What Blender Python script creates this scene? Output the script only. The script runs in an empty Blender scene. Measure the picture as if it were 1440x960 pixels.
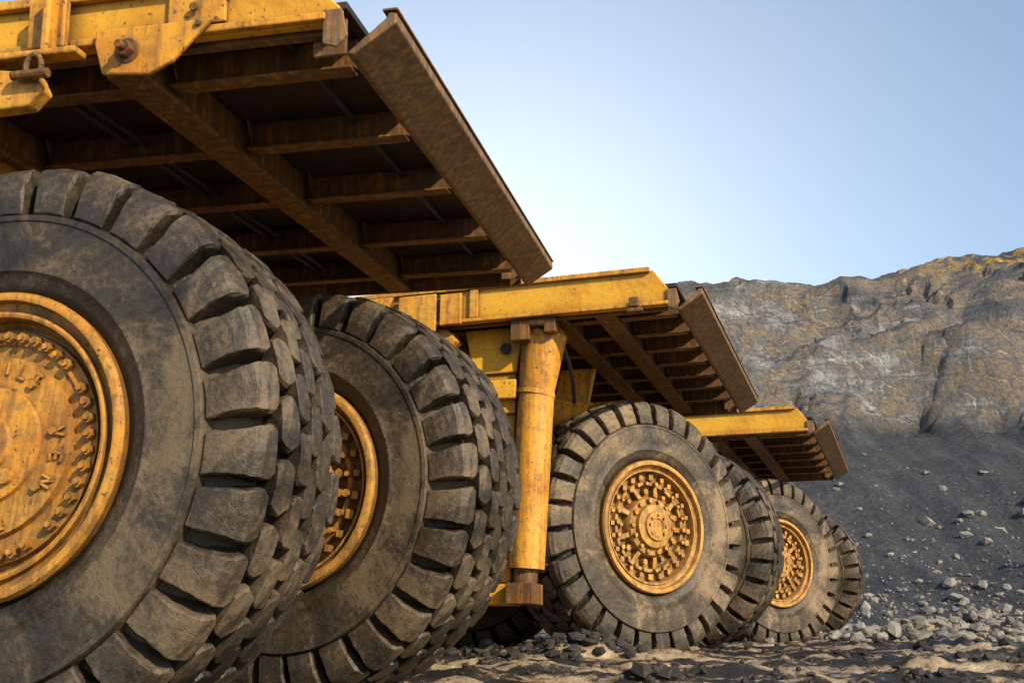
import bpy, math, random
from mathutils import Vector, Matrix, noise
R=math.radians
random.seed(7)
sc=bpy.context.scene
sc.view_settings.view_transform='Standard'
sc.view_settings.look='None'
sc.view_settings.exposure=0

# ------------------------------------------------------------------ materials
def mat_new(name):
    m=bpy.data.materials.new(name); m.use_nodes=True
    nt=m.node_tree; b=nt.nodes['Principled BSDF']
    return m,nt,b
def noise_n(nt,co,scale,detail=6,rough=.6,dist=0):
    n=nt.nodes.new('ShaderNodeTexNoise'); n.inputs['Scale'].default_value=scale; n.inputs['Detail'].default_value=detail
    n.inputs['Roughness'].default_value=rough; n.inputs['Distortion'].default_value=dist
    nt.links.new(co,n.inputs['Vector']); return n.outputs['Fac']
def ramp(nt,fac,stops):
    r=nt.nodes.new('ShaderNodeValToRGB'); e=r.color_ramp.elements
    while len(e)<len(stops): e.new(.5)
    for i,(p,c) in enumerate(stops):
        e[i].position=p; e[i].color=(c[0],c[1],c[2],1) if hasattr(c,'__len__') else (c,c,c,1)
    nt.links.new(fac,r.inputs['Fac']); return r.outputs['Color']
def mix(nt,fac,a,b,bt='MIX'):
    m=nt.nodes.new('ShaderNodeMix'); m.data_type='RGBA'; m.blend_type=bt
    for sock,v in ((m.inputs[0],fac),(m.inputs[6],a),(m.inputs[7],b)):
        if isinstance(v,(int,float)): sock.default_value=v
        elif isinstance(v,tuple): sock.default_value=(v[0],v[1],v[2],1)
        else: nt.links.new(v,sock)
    return m.outputs[2]
def mathn(nt,op,a,b=0.0):
    m=nt.nodes.new('ShaderNodeMath'); m.operation=op
    for s,v in ((m.inputs[0],a),(m.inputs[1],b)):
        if isinstance(v,(int,float)): s.default_value=v
        else: nt.links.new(v,s)
    return m.outputs[0]
def bump(nt,b,h,strength,dist):
    n=nt.nodes.new('ShaderNodeBump'); n.inputs['Strength'].default_value=strength; n.inputs['Distance'].default_value=dist
    nt.links.new(h,n.inputs['Height']); nt.links.new(n.outputs['Normal'],b.inputs['Normal'])
def objco(nt,scale=None):
    t=nt.nodes.new('ShaderNodeTexCoord')
    if scale is None: return t.outputs['Object']
    m=nt.nodes.new('ShaderNodeMapping'); m.inputs['Scale'].default_value=scale
    nt.links.new(t.outputs['Object'],m.inputs['Vector']); return m.outputs['Vector']

def paint(name,dirt,base=(.80,.39,.03),dark=(.13,.07,.03),dust=.35,ao_=.85,chip=.8):
    m,nt,b=mat_new(name); co=objco(nt)
    big=noise_n(nt,co,1.1,5,.68,.5); fine=noise_n(nt,co,11,5,.75)
    streak=noise_n(nt,objco(nt,(7,7,.45)),2.0,4,.7)
    tone=ramp(nt,big,[(.32,(base[0]*.60,base[1]*.46,base[2]*.6)),(.50,(base[0]*.92,base[1]*.86,base[2])),(.64,base)])
    col=mix(nt,mathn(nt,'MULTIPLY',ramp(nt,mathn(nt,'ADD',mathn(nt,'MULTIPLY',big,.5),mathn(nt,'MULTIPLY',fine,.5)),[(.44,0.0),(.60,1.0)]),dust),tone,(.45,.27,.11))
    f=mathn(nt,'ADD',mathn(nt,'MULTIPLY',streak,.6),mathn(nt,'MULTIPLY',fine,.4))
    d=ramp(nt,f,[(max(.0,.58-dirt*.32),0.0),(min(1,.70-dirt*.28),1.0)])
    col=mix(nt,mathn(nt,'MULTIPLY',d,.5+.45*dirt),col,dark)
    chips=ramp(nt,noise_n(nt,co,26,3,.6,.2),[(.64,0.0),(.67,chip)])
    col=mix(nt,chips,col,(.07,.035,.02))
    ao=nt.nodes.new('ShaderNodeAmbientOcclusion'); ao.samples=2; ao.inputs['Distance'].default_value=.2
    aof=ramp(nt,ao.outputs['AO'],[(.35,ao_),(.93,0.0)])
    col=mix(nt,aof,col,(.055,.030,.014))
    nt.links.new(col,b.inputs['Base Color'])
    nt.links.new(ramp(nt,fine,[(.3,.38),(.7,.75)]),b.inputs['Roughness'])
    bump(nt,b,fine,.4,.022); return m
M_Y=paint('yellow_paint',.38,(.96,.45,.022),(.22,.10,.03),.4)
M_YC=paint('yellow_paint_sunlit',.12,(1.0,.52,.020),(.30,.13,.03),dust=.18)  # cleaner yellow, brightened: sunlight on fascia and column painted into the colour
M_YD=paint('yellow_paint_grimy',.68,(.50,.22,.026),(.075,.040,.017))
M_UN=paint('underside_grime_shade',.95,(.10,.050,.014),(.022,.013,.008))  # grime plus the shadow under the beds, darkened into the deck colour
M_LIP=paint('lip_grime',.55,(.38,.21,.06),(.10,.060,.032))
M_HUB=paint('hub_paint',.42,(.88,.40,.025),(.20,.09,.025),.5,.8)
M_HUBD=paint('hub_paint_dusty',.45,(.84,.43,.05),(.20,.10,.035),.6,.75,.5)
def rubber(name,dust,gloss=0.0):
    m,nt,b=mat_new(name); co=objco(nt)
    n1=noise_n(nt,co,1.3,6,.7,.9); n2=noise_n(nt,co,22,5,.7)
    f=mathn(nt,'ADD',mathn(nt,'MULTIPLY',n1,.72),mathn(nt,'MULTIPLY',n2,.28))
    base=ramp(nt,f,[(.40,(.016+.024*dust,.0125+.017*dust,.010+.009*dust)),(.50,(.026+.080*dust,.0200+.055*dust,.015+.030*dust)),(.60,(.045+.27*dust,.034+.180*dust,.023+.095*dust))])
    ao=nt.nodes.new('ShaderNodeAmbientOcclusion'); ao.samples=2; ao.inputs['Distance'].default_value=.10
    base=mix(nt,ramp(nt,ao.outputs['AO'],[(.3,.85),(.8,0.0)]),base,(.012,.010,.008))  # groove shade darkened into the rubber colour by occlusion
    nt.links.new(base,b.inputs['Base Color'])
    nt.links.new(ramp(nt,f,[(.40,.40-gloss),(.60,.72-gloss)]),b.inputs['Roughness'])
    sc1=ramp(nt,noise_n(nt,co,7,3,.5,1.5),[(.47,0.0),(.50,1.0),(.53,0.0)])
    h=mathn(nt,'ADD',n2,mathn(nt,'MULTIPLY',sc1,-.2))
    bump(nt,b,h,.5,.017); return m
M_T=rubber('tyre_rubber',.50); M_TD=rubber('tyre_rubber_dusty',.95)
M_TT=rubber('tread_rubber',.52,.06)  # dust level raised so sunlit tread highlights are brightened in the colour
def plain(name,c,r=.6):
    m,nt,b=mat_new(name); co=objco(nt); n=noise_n(nt,co,8,5,.65); n0=noise_n(nt,co,.8,4,.6)
    f=mathn(nt,'ADD',mathn(nt,'MULTIPLY',n,.4),mathn(nt,'MULTIPLY',n0,.6))
    nt.links.new(ramp(nt,f,[(.35,tuple(x*.45 for x in c)),(.62,tuple(x*1.5 for x in c))]),b.inputs['Base Color'])
    b.inputs['Roughness'].default_value=r; bump(nt,b,n,.5,.03); return m
M_DK=plain('dark_steel',(.035,.03,.027))

# ------------------------------------------------------------------ mesh builder
class MB:
    def __init__(s): s.v=[]; s.f=[]
    def box(s,x0,x1,y0,y1,z0,z1):
        i=len(s.v)
        s.v+=[(x0,y0,z0),(x1,y0,z0),(x1,y1,z0),(x0,y1,z0),(x0,y0,z1),(x1,y0,z1),(x1,y1,z1),(x0,y1,z1)]
        s.f+=[tuple(i+k for k in q) for q in((0,3,2,1),(4,5,6,7),(0,1,5,4),(1,2,6,5),(2,3,7,6),(3,0,4,7))]
        return s
    def prism(s,pts,a,b,ax='y'):
        n=len(pts); i=len(s.v)
        for t in(a,b):
            for p in pts:
                s.v.append({'y':(p[0],t,p[1]),'x':(t,p[0],p[1]),'z':(p[0],p[1],t)}[ax])
        s.f.append(tuple(i+k for k in range(n))); s.f.append(tuple(i+n+k for k in reversed(range(n))))
        for k in range(n):
            l=(k+1)%n; s.f.append((i+k,i+n+k,i+n+l,i+l))
        return s
    def cyl(s,p0,p1,r0,r1=None,n=24):
        r1=r0 if r1 is None else r1
        p0=Vector(p0);p1=Vector(p1);a=(p1-p0).normalized()
        q=a.orthogonal().normalized();w=a.cross(q);i=len(s.v)
        for p,r in((p0,r0),(p1,r1)):
            for k in range(n):
                t=2*math.pi*k/n; s.v.append(tuple(p+q*math.cos(t)*r+w*math.sin(t)*r))
        for k in range(n):
            l=(k+1)%n; s.f.append((i+k,i+l,i+n+l,i+n+k))
        s.f.append(tuple(i+k for k in reversed(range(n)))); s.f.append(tuple(i+n+k for k in range(n)))
        return s
    def beam(s,p0,p1,w,h,up=(0,0,1)):
        p0=Vector(p0);p1=Vector(p1);a=(p1-p0).normalized();up=Vector(up)
        sd=a.cross(up).normalized();u2=sd.cross(a);i=len(s.v)
        for p in(p0,p1):
            for sx,sz in((-1,-1),(1,-1),(1,1),(-1,1)): s.v.append(tuple(p+sd*sx*w/2+u2*sz*h/2))
        s.f+=[tuple(i+k for k in q) for q in((0,1,2,3),(7,6,5,4),(0,4,5,1),(1,5,6,2),(2,6,7,3),(3,7,4,0))]
        return s
    def rev(s,prof,n=96):
        i=len(s.v); m=len(prof)
        for k in range(n):
            t=2*math.pi*k/n; c,sn=math.cos(t),math.sin(t)
            for y,r in prof: s.v.append((r*c,y,r*sn))
        for k in range(n):
            l=(k+1)%n
            for j in range(m-1): s.f.append((i+k*m+j,i+k*m+j+1,i+l*m+j+1,i+l*m+j))
        return s
import bmesh
def build(name,mb,mat,parent=None,mw=None,bev=0.0,smooth=None):
    me=bpy.data.meshes.new(name); me.from_pydata(mb.v,[],mb.f)
    bm=bmesh.new(); bm.from_mesh(me); bmesh.ops.recalc_face_normals(bm,faces=bm.faces); bm.to_mesh(me); bm.free()
    o=bpy.data.objects.new(name,me); sc.collection.objects.link(o); me.materials.append(mat)
    if smooth:
        me.polygons.foreach_set('use_smooth',[True]*len(me.polygons)); me.set_sharp_from_angle(angle=R(smooth))
    if parent:
        o.parent=parent; o.matrix_parent_inverse=INV[parent.name]
    if mw is not None: o.matrix_basis=mw
    if bev:
        b=o.modifiers.new('bevel','BEVEL'); b.width=bev; b.segments=2; b.limit_method='ANGLE'; b.angle_limit=R(35)
    return o
INV={}
def empty(name,mw):
    e=bpy.data.objects.new(name,None); sc.collection.objects.link(e); e.matrix_world=mw; e.empty_display_size=.3
    INV[e.name]=mw.inverted(); return e

# ------------------------------------------------------------------ wheels
def lerp_tab(tab,u):
    for a,b in zip(tab,tab[1:]):
        if u<=b[0]:
            t=(u-a[0])/(b[0]-a[0]); return tuple(a[i]+(b[i]-a[i])*t for i in range(1,len(a)))
    return tab[-1][1:]
TOP=[(0,.0,1.395),(.12,-.004,1.50),(.25,.010,1.615),(.32,.035,1.685),(.38,.085,1.725),(.60,.27,1.742),(.8,.42,1.75),(1,.58,1.755)]
BAS=[(0,.075,1.36),(.12,.095,1.43),(.25,.14,1.50),(.32,.17,1.54),(.38,.20,1.57),(.60,.30,1.60),(.8,.43,1.615),(1,.58,1.62)]
W=1.13
def tyre_meshes():
    mb=MB()
    side=[(.16,.86),(.05,.90),(.02,.96),(.0,1.02),(-.012,1.03),(-.012,1.05),(-.005,1.06),(-.02,1.14),(-.022,1.22),(-.012,1.30),(-.014,1.335),(-.022,1.34),(-.022,1.372),(.0,1.38),(.075,1.39),(.095,1.43),(.14,1.50),(.17,1.54),(.20,1.57),(.30,1.60),(.43,1.615),(.565,1.62)]
    prof=side+[(W-y,r) for y,r in reversed(side[:-1])]
    mb.rev(prof,128)
    tr=MB(); NL=30; P=2*math.pi/NL
    rnd=random.Random(3)
    def block(us,thc,hw,mirror):
        i=len(tr.v); ns=len(us); lift=rnd.uniform(-.022,.006)
        for u in us:
            by,br=lerp_tab(BAS,u); ty,trr=lerp_tab(TOP,u); trr+=lift*min(1,u*3)
            c=thc(u); h=hw(u)
            my=by+(ty-by)*.86; mr=br+(trr-br)*.86
            for (th,y,r) in((c-h*1.06,by,br-.02),(c-h,my,mr),(c-h*.93,ty,trr),(c,ty-.003,trr+.006),(c+h*.93,ty,trr),(c+h,my,mr),(c+h*1.06,by,br-.02)):
                r+=rnd.uniform(-.008,.004); th+=rnd.uniform(-.004,.004)
                if mirror: y=W-y
                tr.v.append((r*math.cos(th),y,r*math.sin(th)))
        for a in range(ns-1):
            for k in range(6):
                tr.f.append((i+a*7+k,i+a*7+k+1,i+(a+1)*7+k+1,i+(a+1)*7+k))
        tr.f.append(tuple(i+k for k in range(7))); e=i+(ns-1)*7; tr.f.append(tuple(e+k for k in reversed(range(7))))
    for side_m in(0,1):
        for k in range(NL):
            t0=k*P+(P/2 if side_m else 0); j=rnd.uniform(-.035,.035)*P
            wj=rnd.uniform(.94,1.03)
            block([0,.06,.12,.18,.25,.29,.32,.35,.38,.43,.48,.52],lambda u:t0+j+.26*P*u,
                  lambda u:P*wj*lerp_tab([(0,.385),(.2,.37),(.32,.40),(.42,.44),(.48,.43),(.52,.34)],u)[0],side_m)
            block([.545,.60,.68,.75,.79],lambda u:t0+P*(.12+.5)+j*.3,
                  lambda u:P*wj*lerp_tab([(.5,.28),(.545,.31),(.63,.46),(.71,.46),(.79,.30)],u)[0],side_m)
            block([.815,.86,.93,.975],lambda u:t0+P*.12,lambda u:P*wj*lerp_tab([(.8,.28),(.815,.30),(.88,.455),(.975,.41)],u)[0],side_m)
    return mb,tr
TY,TR=tyre_meshes()
def hubA():
    m=MB()
    m.rev([(.16,.88),(.0,.90),(-.03,.885),(-.035,.86),(-.03,.845),(.02,.835),(.035,.80),(.035,.785),(.0,.78),(-.005,.765),(.0,.75),(.09,.735),(.12,.70),(.12,.685),(.075,.68),(.07,.60),(.085,.595),(.085,.53),(.05,.52),(.045,.34),(.02,.33),(.012,.17),(-.01,.16),(-.015,.0)],96)
    b=MB(); rr=random.Random(5)
    for k in range(44):
        t=2*math.pi*k/44; c,s=math.cos(t),math.sin(t)
        if k%11==5: continue
        q=rr.uniform(.9,1.12)
        b.cyl((.64*c,.08,.64*s),(.64*c,.035,.64*s),.033*q,.030*q,6)
        b.cyl((.64*c,.035,.64*s),(.64*c,.015,.64*s),.017,.017,8)
    for k in range(8):
        t=2*math.pi*(k+.3)/8; b.cyl((.42*math.cos(t),.06,.42*math.sin(t)),(.42*math.cos(t),.02,.42*math.sin(t)),.028,.026,6)
    # cast raised marks round the cover (varied, worn)
    bars={'L':((-1,-1,-1,1),(-1,-1,1,-1)),'T':((0,-1,0,1),(-1,1,1,1)),'N':((-1,-1,-1,1),(1,-1,1,1),(-1,1,1,-1)),'E':((-1,-1,-1,1),(-1,1,1,1),(-1,0,.6,0),(-1,-1,1,-1)),'I':((0,-1,0,1),),'V':((-1,1,0,-1),(0,-1,1,1)),'U':((-1,1,-1,-1),(-1,-1,1,-1),(1,-1,1,1))}
    for (a0,a1,seq) in((112,58,'UNILT'),(12,-24,'VEN'),(-70,-140,'TILENU')):
        for q,ch in enumerate(seq):
            t=R(a0+(a1-a0)*q/(len(seq)-1)); c,s=math.cos(t),math.sin(t); tg=Vector((s,0,-c)); rd=Vector((c,0,s)); ctr=rd*.455+Vector((0,.043,0))
            for (x0,y0,x1,y1) in bars[ch]:
                p0=ctr+tg*x0*.024+rd*y0*.038; p1=ctr+tg*x1*.024+rd*y1*.038
                b.beam(p0,p1,.015,.022,(0,1,0))
    for t in(R(-45),R(100),R(215)):
        c,s=math.cos(t),math.sin(t); b.cyl((.24*c,.03,.24*s),(.24*c,-.01,.24*s),.05,.045,10)
    return m,b
def hubC():
    m=MB()
    m.rev([(.16,.88),(.0,.89),(-.03,.875),(-.035,.85),(-.03,.825),(.03,.81),(.05,.77),(.03,.765),(.03,.745),(.09,.73),(.14,.71),(.15,.62),(.10,.60),(.10,.56),(.17,.54),(.18,.42),(.09,.40),(.05,.38),(.04,.30),(-.02,.285),(-.04,.20),(-.07,.19),(-.075,.10),(-.06,.09),(-.06,.0)],96)
    b=MB(); rr=random.Random(9)
    for n,r,y0,y1,rad in((24,.665,.15,.07,.055),(22,.58,.11,.05,.034),(18,.475,.18,.10,.045),(14,.345,.05,.0,.036),(8,.14,-.07,-.095,.02)):
        for k in range(n):
            t=2*math.pi*(k+rr.uniform(-.08,.08))/n; c,s=math.cos(t),math.sin(t); q=rad*rr.uniform(.8,1.15)
            b.cyl((r*c,y0,r*s),(r*c,y1+rr.uniform(-.015,.015),r*s),q,q*.85,4 if n==24 else 6)
    for k in range(9):
        t=2*math.pi*k/9; c,s=math.cos(t),math.sin(t); b.beam((.40*c,.10,.40*s),(.55*c,.14,.55*s),.06,.07,(0,1,0))
    return m,b
HA=hubA(); HC=hubC()
BD=MB(); BD.rev([(W-.16,.88),(W-.05,.86),(W-.25,.8),(W-.3,.5),(W-.05,.45),(W-.05,.0)],64)
def wheel(name,parent,X,D,Z,az,hub='A',dusty=False,spin=0,scale=1.0,tilt=0):
    mw=Matrix.Translation((X,D,Z))@Matrix.Rotation(R(-az),4,'Z')@Matrix.Rotation(R(tilt),4,'X')@Matrix.Rotation(R(spin),4,'Y')@Matrix.Scale(scale,4)
    build(name+'_tyre',TY,M_TD if dusty else M_T,parent,mw,smooth=50)
    build(name+'_tread',TR,M_TD if dusty else M_TT,parent,mw,bev=.012)
    h,b=(HA if hub=='A' else HC); mh=M_HUB if hub=='A' else M_HUBD
    build(name+'_rim',h,mh,parent,mw,smooth=30)
    build(name+'_bolts',b,mh,parent,mw)
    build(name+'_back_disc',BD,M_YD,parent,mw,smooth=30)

# ------------------------------------------------------------------ trucks
def truck(near,far,ribs,mains,fas_z0,ground,kind=1,mdepth=-.03):
    Nn=Vector(near); F=Vector(far); v=(F-Nn); L=v.length; v.normalize()
    u=v.cross(Vector((0,0,1))).normalized(); w=u.cross(v).normalized()
    mw=Matrix(((u.x,v.x,w.x,Nn.x),(u.y,v.y,w.y,Nn.y),(u.z,v.z,w.z,Nn.z),(0,0,0,1)))
    e=empty('mining_dump_truck',mw)
    B=12.0
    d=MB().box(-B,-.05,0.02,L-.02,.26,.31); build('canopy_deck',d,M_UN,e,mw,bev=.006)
    f=MB()
    z0=fas_z0
    f.prism([(-B,z0),(-.12,z0),(-.06,z0+.10),(-.32,.47),(-B,.50)],-.07,.017)
    build('canopy_side_fascia',f,M_YC,e,mw,bev=.012)
    f=MB()
    f.box(-B,-.36,-.13,-.073,.44,.505)
    f.box(-B,-.14,-.12,-.073,z0,z0+.05)
    for x in(-2.75,-4.4,-6.2,-8,-10): f.box(x,x+.12,-.115,-.073,z0+.053,.437)
    f.box(-3.15,-2.85,-.15,-.073,z0-.02,.40)
    build('fascia_trim',f,M_Y,e,mw,bev=.01)
    r=MB()
    for y in ribs:
        prev=.0
        for mm in mains+[B-.3]:
            a=-mm+.12; b_=-prev-.12
            r.box(a,b_,y-.02,y+.02,.05,.258); r.box(a,b_-.02,y-.075,y+.075,.03,.049); prev=mm
            if b_-a>.5: r.prism([(y-.02,.06),(y-.02,.255),(y-.14,.255)],a+.03,a+.045,'x')
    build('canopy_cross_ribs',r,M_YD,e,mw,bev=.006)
    m=MB(); q=mdepth
    for x in mains:
        m.box(-x-.10,-x-.07,.03,L-.03,q+.03,.255); m.box(-x+.07,-x+.10,.03,L-.03,q+.03,.255); m.box(-x-.13,-x+.13,.02,L-.02,q-.01,q+.027)
    m.box(-B,-.1,L-.07,L-.022,-.05,.256)
    m.box(-B,-.16,.02,.10,z0-.03,z0+.1)
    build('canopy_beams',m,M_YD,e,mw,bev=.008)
    l=MB()
    l.prism([(-.07,-.02),(-.02,-.03),(.26,.15),(.26,.22),(.21,.23),(.19,.19)],.06,L+.06)
    build('canopy_lip',l,M_LIP,e,mw,bev=.012)
    l=MB()
    l.box(.17,.272,.05,L+.07,.233,.25); l.prism([(-.16,-.02),(-.07,-.05),(.0,.02),(-.04,.2),(-.16,.2)],-.10,-.075)
    for y in(.10,L-.2): l.prism([(-.30,.0),(-.08,.0),(-.08,.24),(-.30,.24)],y,y+.03)
    build('lip_cap',l,M_LIP,e,mw,bev=.006)
    g=MB()
    g.prism([(-3.3,.22),(-3.3,-.25),(-4.6,-1.75),(-11.6,-1.0),(-12.4,.24)],.45,L-.45)
    build('dump_body',g,M_Y,e,mw,bev=.02)
    g=MB()
    for x in(-5.4,-6.6,-7.8,-9,-10.2):
        g.box(x,x+.22,.30,.447,-1.45,.2); g.box(x,x+.22,L-.447,L-.3,-1.45,.2)
    g.box(-11.5,-4.6,.26,.297,-.72,-.5)
    build('body_ribs',g,M_Y,e,mw,bev=.015)
    zc=ground-Nn.z; fx=-2.8 if kind==1 else -2.2
    c=MB()
    c.box(-10.5,fx,L*.5-.9,L*.5-.6,zc+1.25,zc+1.9); c.box(-10.5,fx,L*.5+.6,L*.5+.9,zc+1.25,zc+1.9)
    c.box(-3.6,-2.9,L*.5-.58,L*.5+.58,zc+1.0,zc+2.1); c.box(-8,-7.6,L*.5-.58,L*.5+.58,zc+1.2,zc+1.8)
    build('chassis_frame',c,M_Y,e,mw,bev=.02)
    c=MB(); c.box(-4.8,-3.2-(.2 if kind==1 else 0),L*.5-.55,L*.5+.55,zc+1.95,-.3); c.cyl((-8,.9,zc+1.5),(-8,L-.9,zc+1.5),.45)
    build('engine_and_axle',c,M_DK,e,mw,bev=.02)
    return e,mw,L

H0=.55
e1,m1,L1=truck((-.98,5.9,H0+3.4),(.21,11.8,H0+3.75),[.42,1.6,2.85,4.3,5.6],[1.55,3.3,5.2],.13,-.2,kind=1)
wheel('front_wheel',e1,-2.99,6.0,1.49,14.5,'A',spin=4)
wheel('front_wheel_far',e1,-2.02,9.54,1.68,25,'C',spin=9,scale=1.05)
wheel('rear_wheel',e1,-8.6,7.3,1.55,12,'C',spin=2); wheel('rear_wheel_far',e1,-7.7,11.2,1.6,12,'C',spin=5)
s=MB()
s.prism([(-1.66,.20),(-1.66,.10),(-1.60,-.10),(-1.28,-.13),(-1.12,-.06),(-.86,.20)],-.16,-.125)
build('pin_bracket',s,M_Y,e1,m1,bev=.012)
s=MB(); s.cyl((-1.43,-.165,.04),(-1.43,-.22,.04),.06,.055,6); s.cyl((-1.43,-.22,.04),(-1.43,-.27,.04),.028,.028,12); s.cyl((-1.43,-.10,.04),(-1.43,-.168,.04),.085,.085,20)
s.cyl((-1.0,-.13,.30),(-1.0,-.15,.30),.03,.03,10); s.cyl((-.82,-.076,.36),(-.82,-.10,.36),.03,.03,10); s.cyl((-.95,-.165,.17),(-.95,-.18,.17),.02,.02,10)
build('bracket_pin',s,M_YD,e1,m1,bev=.005)
s=MB()
s.box(-1.95,-1.90,-.30,-.133,.02,.44); s.box(-2.12,-1.86,-.20,-.133,.10,.43)
s.box(-6,-1.70,-.30,-.17,.0,.045)
s.prism([(-6,-.04),(-2.35,-.04),(-1.98,-.10),(-1.92,-.22),(-2.02,-.32),(-2.30,-.33),(-2.5,-.25),(-6,-.20)],-.28,-.16)
s.box(-1.20,-.80,-.105,-.073,.20,.46)
build('hinge_beam',s,M_Y,e1,m1,bev=.014)
s=MB()
for k in range(12):
    a=2*math.pi*k/12; b=2*math.pi*(k+1)/12
    s.cyl((-1.97+.055*math.cos(a),-.31,-.08+.08*math.sin(a)),(-1.97+.055*math.cos(b),-.31,-.08+.08*math.sin(b)),.018,.018,8)
s.cyl((-2.1,-.33,-.14),(-1.85,-.33,-.14),.03,.03,10)
build('shackle',s,M_YD,e1,m1)
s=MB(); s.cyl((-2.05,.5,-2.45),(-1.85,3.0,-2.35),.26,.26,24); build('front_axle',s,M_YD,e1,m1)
s=MB()
for (x,ya,yb,zz_) in((-.55,.2,5.7,.20),(-2.3,.2,5.7,.16),(-2.42,.2,5.7,.16)):
    s.cyl((x,ya,zz_),(x,yb,zz_),.022,.022,8)
build('cable_run',s,M_DK,e1,m1)

# second truck
e2,m2,L2=truck((2.08,12.6,H0+3.7),(4.07,18.5,H0+3.5),[.5,1.3,2.1,2.9,3.7,4.5,5.4],[1.0,1.65,3.4,5.2],.0,0,kind=2,mdepth=-.0)
wheel('front_wheel',e2,1.98,15.0,1.76,-34,'C',True,spin=3,scale=1.035)
wheel('front_wheel_far',e2,2.64,18.28,1.72,25,'C',spin=6)
wheel('rear_wheel',e2,-.75,17.6,1.70,12,'C',spin=6)
s=MB()
s.cyl((-1.86,.34,-.12),(-1.97,.36,-.85),.30,.235,32)
s.cyl((-1.97,.36,-.85),(-2.10,.38,-3.12),.235,.225,32)
s.cyl((-1.84,.34,.0),(-1.86,.34,-.12),.2,.31,32)
s.cyl((-1.975,.36,-.87),(-1.985,.36,-.93),.25,.25,32)
build('suspension_strut',s,M_Y,e2,m2,smooth=40)
s=MB(); s.cyl((-2.10,.38,-3.12),(-2.12,.38,-3.32),.15,.15,20); s.box(-2.30,-1.95,.15,.6,-3.55,-3.30)
s.cyl((-1.6,.0,-.05),(-2.1,.0,-.05),.06,.06,12); s.box(-2.2,-1.95,-.05,.1,-.28,-.002); s.box(-1.75,-1.6,-.05,.1,-.2,-.002)
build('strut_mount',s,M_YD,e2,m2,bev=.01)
s=MB()
s.prism([(-2.95,-.002),(-2.10,-.002),(-2.22,-.62),(-2.80,-.62)],.25,.7)
s.box(-2.78,-2.24,.30,.66,-1.15,-.623); s.prism([(-2.86,-.72),(-2.2,-.72),(-2.2,-.98),(-2.86,-.95)],.2,.297)
s.prism([(-2.9,-1.15),(-2.26,-1.15),(-2.3,-3.3),(-2.66,-3.3)],.36,.62)
s.box(-2.62,-2.34,.3,.357,-2.0,-1.4); s.box(-2.7,-2.3,.3,.8,-3.55,-3.303)
build('front_support_column',s,M_YC,e2,m2,bev=.02)
s=MB(); s.cyl((-2.35,.20,-.30),(-2.35,.247,-.30),.07,.07,20); s.box(-2.56,-2.40,.27,.297,-1.9,-1.5); build('column_port',s,M_DK,e2,m2)
s=MB()
s.prism([(-3.9,-.03),(-3.1,-.03),(-2.95,-.2),(-3.4,-.62),(-3.75,-.62)],-.02,.2)
s.beam((-4.6,.12,-.9),(-3.0,.12,-.14),.2,.16)
s.box(-3.75,-3.2,-.16,-.12,-.10,.42)
s.prism([(-4.9,.42),(-3.8,.42),(-3.95,.1),(-4.3,-.25),(-4.9,-.25)],-.20,-.135)
s.prism([(-3.9,-.62),(-3.0,-.62),(-3.2,-3.1),(-3.7,-3.1)],.9,1.5)
s.prism([(-2.3,.0),(-1.75,.0),(-2.1,-1.6),(-2.6,-1.6)],2.6,2.7)
s.prism([(-3.0,-.1),(-1.7,-.1),(-2.1,-1.2),(-3.0,-1.5)],4.4,4.5)
s.cyl((-2.6,2.2,-.75),(-1.75,2.2,-.95),.32,.32,28)
build('front_bracing',s,M_Y,e2,m2,bev=.02)
s=MB(); s.box(-.62,-.50,-.15,-.125,.0,.12); s.box(-.66,-.46,-.13,-.075,-.06,-.002); build('tie_lug',s,M_YD,e2,m2,bev=.01)
s=MB()
for (a,b,c_) in(((-2.95,.3,-1.6),(-2.7,.2,-2.6),(-2.5,.5,-3.4)),((-3.0,.4,-1.2),(-3.1,.3,-2.2),(-2.8,.5,-3.3)),((-1.7,.3,-.1),(-1.5,.5,-.5),(-1.75,1.4,-.8))):
    pts=[]
    for k in range(13):
        t=k/12; pts.append(Vector(a)*(1-t)**2+Vector(b)*2*t*(1-t)+Vector(c_)*t*t)
    for p,q in zip(pts,pts[1:]): s.cyl(p,q,.028,.028,10)
build('hydraulic_hoses',s,M_DK,e2,m2)

# third truck
e3,m3,L3=truck((5.9,20.5,H0+3.48),(8.1,26.5,H0+3.32),[.6,1.6,2.6,3.6,4.6,5.6],[1.3,2.0,3.6,5.2],.0,-.05,kind=3,mdepth=-.02)
wheel('front_wheel',e3,5.75,23.3,1.66,-30,'C',True,spin=7,scale=1.05)
wheel('front_wheel_far',e3,6.98,27.6,1.62,25,'C',spin=2)
s=MB(); s.cyl((-2.15,.4,-.05),(-2.3,.4,-3.1),.2,.18,24); s.prism([(-3.15,.0),(-2.45,.0),(-2.6,-3.3),(-3.0,-3.3)],.5,.9)
build('suspension_strut',s,M_YD,e3,m3,smooth=40)

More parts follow.
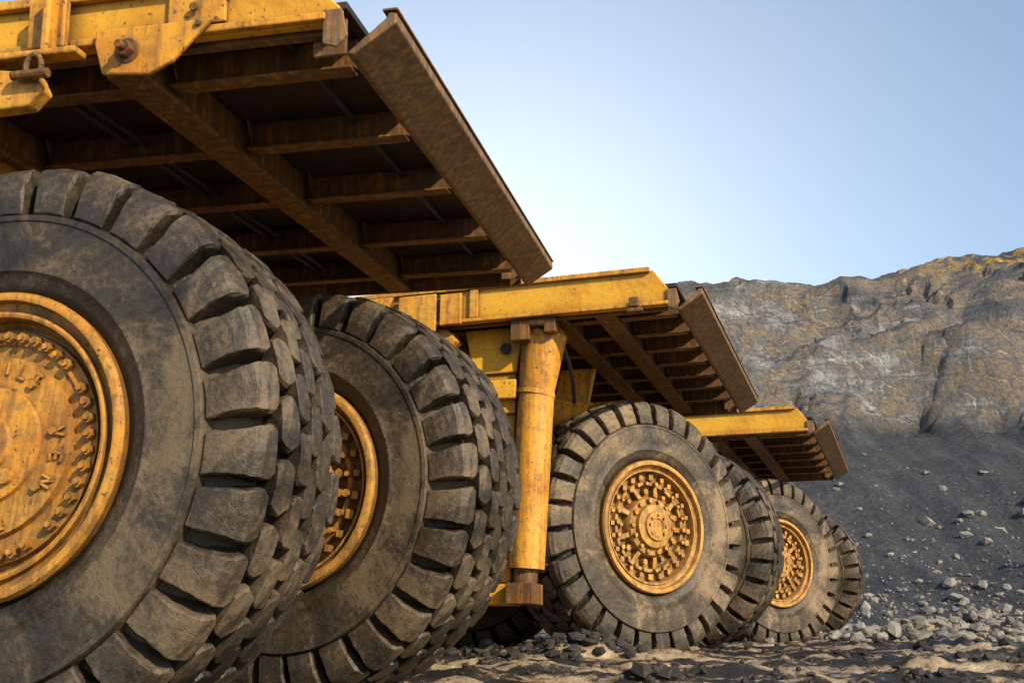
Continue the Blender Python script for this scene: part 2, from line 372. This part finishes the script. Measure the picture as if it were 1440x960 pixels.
# ------------------------------------------------------------------ ground
def sm(a,b,x):
    t=max(0,min(1,(x-a)/(b-a))); return t*t*(3-2*t)
def gh(x,d,fine=True):
    base=-.24+.24*sm(7,14,d)
    if d>30: base-=.05
    v=Vector((x,d,0))
    amp=.35+.65*sm(7.5,10,d)
    n=.05*noise.fractal(v*.35,1,2,3)
    if fine:
        n+=.075*noise.fractal(v*1.3+Vector((9,3,1)),.7,2.1,4)
        rr=noise.ridged_multi_fractal(Vector((x*.55,d*2.2,4)),.9,2.1,4,1,2)
        n+=.055*(rr-1.0)*sm(9,11,d)
        n+=.07*noise.noise(v*5)*sm(-.1,.2,noise.noise(v*.9+Vector((3,3,3))))
    for (cx,cy,r,h) in((.9,14.0,.8,.22),(-.3,14.2,.7,.16),(2.3,13.9,.5,.10),(1.35,10.6,.26,.12),(2.6,10.2,.5,.07),(4.8,12.6,1.1,.1),(7.2,18,1.6,.16),(11,26,2.5,.45),(16,28,3,.5),(8.9,24,1.6,.25),(14,22,2,.22),(20,33,4,.6)):
        q=((x-cx)**2+(d-cy)**2)/(r*r)
        if q<4: n+=h*math.exp(-q*1.5)*(1+.8*noise.noise(v*4))
    return base+n*amp
def axis(breaks):
    out=[breaks[0][0]]
    for (a,st),(b,_) in zip(breaks,breaks[1:]):
        n=max(1,int(round((b-a)/st)))
        out+= [a+(b-a)*(k+1)/n for k in range(n)]
    return out
xs=axis([(-600,100),(-100,20),(-20,2),(-4,.3),(-1.5,.075),(9,.12),(18,.3),(30,1),(60,20),(100,100),(600,1)])
ys=axis([(-300,60),(-30,5),(0,1),(8,.06),(16,.10),(24,.2),(40,.5),(60,10),(100,100),(900,1)])
g=MB()
for y in ys:
    for x in xs:
        z=gh(x,y,(8<=y<=42 and -4<=x<=31)) if (-30<y<60 and -30<x<60) else -.05
        if y>62: z=-.6
        g.v.append((x,y,z))
nx=len(xs)
for j in range(len(ys)-1):
    for i in range(nx-1): g.f.append((j*nx+i,j*nx+i+1,(j+1)*nx+i+1,(j+1)*nx+i))
m,nt,b=mat_new('mud_ground'); co=objco(nt)
n1=noise_n(nt,co,.5,5,.65); n2=noise_n(nt,co,6,6,.72); n3=noise_n(nt,objco(nt,(.35,1.6,1)),1.0,5,.62)
f=mathn(nt,'ADD',mathn(nt,'MULTIPLY',n3,.70),mathn(nt,'MULTIPLY',n2,.30))
col=ramp(nt,f,[(.42,(.010,.009,.008)),(.500,(.030,.024,.019)),(.525,(.30,.21,.12)),(.62,(.62,.47,.30))])  # mud tones, with sunlit strips and shadow stripes painted into the colour
nt.links.new(col,b.inputs['Base Color']); nt.links.new(ramp(nt,n1,[(.4,.40),(.6,.9)]),b.inputs['Roughness'])
bump(nt,b,n2,.9,.08)
build('ground',g,m,smooth=180)

# ------------------------------------------------------------------ pit wall
PROF=[(-6,-1.5),(0,-.2),(8,3.4),(26,14.2),(28,15.6),(31.0,20.3),(33.5,21.2),(37,22.4),(40.5,28.5),(43,30),(46,33),(49,34),(60,35),(140,38)]
def facet(p,scale,tilt,step,blend):
    ds,ps=noise.voronoi(p*scale)
    def val(c):
        r=noise.cell_vector(Vector((c.x*7.3+1,c.y*5.1+1,c.z*9.7)))-Vector((.5,.5,.5))
        return ((p*scale-c).dot(r)*tilt+(r.x+r.y)*step)/scale
    a=val(ps[0]); b_=val(ps[1]); t=min(1,(ds[1]-ds[0])/blend)
    return a*(.5+.5*t)+b_*(.5-.5*t)
def pit(x,d):
    v=Vector((x,d,0))
    d0=50-.10*(x-20)+4*noise.noise(Vector((x*.03,1.7,0)))
    s=d-d0+3.6*noise.fractal(Vector((x*.07,d*.03,2)),.9,2,3)
    for a,b in zip(PROF,PROF[1:]):
        if s<=b[0]:
            t=max(0,(s-a[0])/(b[0]-a[0])); h=a[1]+(b[1]-a[1])*t; break
    else: h=PROF[-1][1]
    sc_=.50+.435*sm(-12,15,x)+.045*sm(20,48,x)
    sc_+=.03*noise.noise(Vector((x*.09,0,5)))
    rock=sm(24,28,s)*(1-.75*sm(43,48,s))
    fr=noise.fractal(v*.30,.8,2.1,5)
    gul=noise.noise(Vector((x*.55+s*.12,s*.04,1)))*.5+noise.noise(Vector((x*1.6+s*.3,s*.08,9)))*.18
    h=h*sc_+(1-rock)*sm(0,4,s)*(fr*.30+gul)
    if rock>.02:
        wv=Vector((x*.8+d*.25,d*.9-x*.2,h*.4))+Vector((fr,fr*.5,0))*.9
        f1=facet(wv,.13,1.3,.5,.25); f2=facet(wv+Vector((5,3,1)),.30,1.5,.5,.28); f3=facet(wv,.9,1.6,.7,.25)
        h+=rock*(f1*.60+f2*.50+f3*.38+fr*.35)
    return h
cx_=axis([(-150,8),(-60,2),(-5,.36),(62,1.5),(110,8),(200,1)])
cy_=axis([(42,1.2),(66,.5),(72,.23),(102,1),(120,8),(220,1)])
g=MB()
for y in cy_:
    for x in cx_: g.v.append((x,y,pit(x,y)))
nx=len(cx_)
for j in range(len(cy_)-1):
    for i in range(nx-1): g.f.append((j*nx+i,j*nx+i+1,(j+1)*nx+i+1,(j+1)*nx+i))
m,nt,b=mat_new('pit_rock'); co=objco(nt)
geo=nt.nodes.new('ShaderNodeNewGeometry'); sx=nt.nodes.new('ShaderNodeSeparateXYZ'); nt.links.new(geo.outputs['Normal'],sx.inputs[0])
px=nt.nodes.new('ShaderNodeSeparateXYZ'); nt.links.new(co,px.inputs[0])
nb=noise_n(nt,co,.085,6,.62,1.0); nm=noise_n(nt,co,.5,7,.72,.6); nf=noise_n(nt,co,3.6,7,.8)
ns_=noise_n(nt,objco(nt,(.9,.12,.12)),1.0,5,.6,.4)
strat=noise_n(nt,objco(nt,(.10,.10,1.3)),1.0,5,.7,.8)
fs=mathn(nt,'ADD',mathn(nt,'ADD',mathn(nt,'MULTIPLY',nf,.50),mathn(nt,'MULTIPLY',nm,.25)),mathn(nt,'MULTIPLY',ns_,.25))
scree=ramp(nt,fs,[(.38,(.034,.036,.042)),(.50,(.080,.081,.091)),(.58,(.14,.138,.146)),(.66,(.42,.41,.39))])
rf=mathn(nt,'ADD',mathn(nt,'ADD',mathn(nt,'MULTIPLY',nb,.5),mathn(nt,'MULTIPLY',nm,.30)),mathn(nt,'MULTIPLY',strat,.20))
rockc=ramp(nt,rf,[(.38,(.085,.087,.097)),(.45,(.21,.205,.21)),(.485,(.42,.31,.20)),(.52,(.22,.21,.21)),(.565,(.48,.45,.42)),(.64,(.70,.67,.63))])
rockc=mix(nt,ramp(nt,nf,[(.36,.75),(.50,0.0)]),rockc,(.06,.058,.062))
zz=mathn(nt,'DIVIDE',mathn(nt,'ADD',px.outputs['Z'],mathn(nt,'MULTIPLY',nb,5.0)),40)
zf=ramp(nt,zz,[(.39,0.0),(.44,1.0)])
steep=ramp(nt,sx.outputs['Z'],[(.60,1.0),(.92,.15)])
col=mix(nt,mathn(nt,'MULTIPLY',zf,steep),scree,rockc)
oc=mathn(nt,'MULTIPLY',ramp(nt,mathn(nt,'DIVIDE',px.outputs['Z'],50),[(.58,0.0),(.63,1.0)]),ramp(nt,mathn(nt,'DIVIDE',px.outputs['X'],60),[(.60,0.0),(.70,1.0)]))
oc=mathn(nt,'MULTIPLY',oc,ramp(nt,nm,[(.48,0.0),(.55,1.0)]))
col=mix(nt,oc,col,(.72,.42,.05))
nt.links.new(col,b.inputs['Base Color']); b.inputs['Roughness'].default_value=.9
vor=nt.nodes.new('ShaderNodeTexVoronoi'); vor.feature='DISTANCE_TO_EDGE'; vor.inputs['Scale'].default_value=.8
wob=nt.nodes.new('ShaderNodeVectorMath'); wob.operation='ADD'; nt.links.new(objco(nt,(1,1,.6)),wob.inputs[0])
cmb=nt.nodes.new('ShaderNodeCombineXYZ'); nt.links.new(mathn(nt,'MULTIPLY',nm,2.5),cmb.inputs[0]); nt.links.new(mathn(nt,'MULTIPLY',nf,.8),cmb.inputs[2]); nt.links.new(cmb.outputs[0],wob.inputs[1])
nt.links.new(wob.outputs[0],vor.inputs['Vector'])
hh=mathn(nt,'ADD',mathn(nt,'ADD',mathn(nt,'MULTIPLY',nf,.6),mathn(nt,'ADD',nm,mathn(nt,'MULTIPLY',strat,.5))),mathn(nt,'MULTIPLY',ramp(nt,vor.outputs['Distance'],[(0,0.0),(.08,.35)]),mathn(nt,'MULTIPLY',zf,.35)))
bump(nt,b,hh,1.0,.75)
build('quarry_hillside',g,m,smooth=28)

# ------------------------------------------------------------------ rubble
def ico():
    t=(1+5**.5)/2
    vs=[Vector(p).normalized() for p in((-1,t,0),(1,t,0),(-1,-t,0),(1,-t,0),(0,-1,t),(0,1,t),(0,-1,-t),(0,1,-t),(t,0,-1),(t,0,1),(-t,0,-1),(-t,0,1))]
    fs=[(0,11,5),(0,5,1),(0,1,7),(0,7,10),(0,10,11),(1,5,9),(5,11,4),(11,10,2),(10,7,6),(7,1,8),(3,9,4),(3,4,2),(3,2,6),(3,6,8),(3,8,9),(4,9,5),(2,4,11),(6,2,10),(8,6,7),(9,8,1)]
    return vs,fs
IV,IF=ico()
rnd=random.Random(11)
def rock(mb,p,s):
    i=len(mb.v); sx_,sy_,sz_=s*rnd.uniform(.7,1.3),s*rnd.uniform(.7,1.3),s*rnd.uniform(.45,.9)
    a=rnd.uniform(0,6.28); c,sn=math.cos(a),math.sin(a)
    for v in IV:
        k=rnd.uniform(.6,1.2); x,y,z=v.x*sx_*k,v.y*sy_*k,v.z*sz_*k
        mb.v.append((p[0]+x*c-y*sn,p[1]+x*sn+y*c,p[2]+z))
    mb.f+=[tuple(i+q for q in f) for f in IF]
rb=MB()
for _ in range(10000):
    x=rnd.uniform(-5,55); d=50-.10*(x-20)+abs(rnd.gauss(0,9))-6
    if d>78: continue
    h=pit(x,d); s=.04+.09*rnd.random()+.42*rnd.random()**11
    h=max(h,gh(x,d,False))
    rock(rb,(x,d,h+s*.1),s)
for _ in range(3000):
    a=rnd.choice(((11,26,3),(16,28,3.5),(8.9,24,2),(20,33,5),(14,22,2.5),(24,30,4)))
    x=rnd.gauss(a[0],a[2]*.6); d=rnd.gauss(a[1],a[2]*.6)
    s=.03+.22*rnd.random()**5
    rock(rb,(x,d,gh(x,d)+s*.2),s)
build('rubble',rb,plain('rubble_stone',(.24,.21,.175),.9))
cl=MB()
for _ in range(4500):
    d=9+30*rnd.random()**1.5; x=rnd.uniform(-1.5,1.0+d*.62)
    if noise.noise(Vector((x*.8,d*.8,2)))<-.05: continue
    s=.012+.05*rnd.random()**3+(.10*rnd.random()**8 if d>14 else 0)
    rock(cl,(x,d,gh(x,d)+s*.25),s)
for (cx,cy,sp,n,smx) in((1.35,10.55,.12,34,.13),(1.1,10.75,.15,16,.05),(.7,13.7,.35,50,.12),(1.2,13.9,.3,40,.12),(-.3,13.9,.35,35,.10),(3.2,10.3,.2,16,.06),(2.2,10.0,.2,12,.05),(4.3,11.5,.3,20,.08),(5.8,13,.4,20,.10),(3.0,11.5,.5,20,.07)):
    for _ in range(n):
        x=rnd.gauss(cx,sp); d=rnd.gauss(cy,sp); s=smx*rnd.uniform(.3,1)
        rock(cl,(x,d,gh(x,d)+s*.4),s)
build('mud_clods',cl,plain('clod_earth',(.040,.032,.027),.8))

# ------------------------------------------------------------------ light
AZ,EL=139,30
sd=bpy.data.lights.new('sun','SUN'); sd.energy=5.0; sd.angle=R(.5); sd.color=(1,.86,.62)
so=bpy.data.objects.new('sun',sd); sc.collection.objects.link(so)
dirv=Vector((math.sin(R(AZ))*math.cos(R(EL)),math.cos(R(AZ))*math.cos(R(EL)),math.sin(R(EL))))
so.rotation_euler=dirv.to_track_quat('Z','Y').to_euler()
wd=bpy.data.worlds.new('World'); sc.world=wd; wd.use_nodes=True; nt=wd.node_tree
bg=nt.nodes['Background']; sky=nt.nodes.new('ShaderNodeTexSky'); sky.sky_type='NISHITA'; sky.sun_disc=False
sky.sun_elevation=R(EL); sky.sun_rotation=R(AZ); sky.air_density=1.0; sky.dust_density=.3; sky.ozone_density=1.8
nt.links.new(sky.outputs[0],bg.inputs[0]); bg.inputs[1].default_value=.15
tc=nt.nodes.new('ShaderNodeTexCoord'); nv=nt.nodes.new('ShaderNodeVectorMath'); nv.operation='NORMALIZE'; nt.links.new(tc.outputs['Generated'],nv.inputs[0])
dp=nt.nodes.new('ShaderNodeVectorMath'); dp.operation='DOT_PRODUCT'; nt.links.new(nv.outputs[0],dp.inputs[0])
ga,ge=-2,15
dp.inputs[1].default_value=(math.sin(R(ga))*math.cos(R(ge)),math.cos(R(ga))*math.cos(R(ge)),math.sin(R(ge)))
dd=mathn(nt,'MAXIMUM',dp.outputs['Value'],0.0)
glow=mathn(nt,'ADD',mathn(nt,'MULTIPLY',mathn(nt,'POWER',dd,9.0),.54),mathn(nt,'MULTIPLY',mathn(nt,'POWER',dd,50.0),.25))
b2=nt.nodes.new('ShaderNodeBackground'); b2.inputs[0].default_value=(1,.97,.90,1)
nt.links.new(glow,b2.inputs[1])
b3=nt.nodes.new('ShaderNodeBackground'); b3.inputs[0].default_value=(.30,.62,1,1); b3.inputs[1].default_value=.12
ad=nt.nodes.new('ShaderNodeAddShader'); nt.links.new(bg.outputs[0],ad.inputs[0]); nt.links.new(b2.outputs[0],ad.inputs[1])
ad2=nt.nodes.new('ShaderNodeAddShader'); nt.links.new(ad.outputs[0],ad2.inputs[0]); nt.links.new(b3.outputs[0],ad2.inputs[1])
nt.links.new(ad2.outputs[0],nt.nodes['World Output'].inputs[0])

cam=bpy.data.cameras.new('camera'); co_=bpy.data.objects.new('camera',cam); sc.collection.objects.link(co_)
cam.sensor_width=36; cam.lens=37.5; cam.clip_end=3000; cam.clip_start=.05
co_.location=(0,0,H0); co_.rotation_euler=(R(90+14.43),0,0)
sc.camera=co_
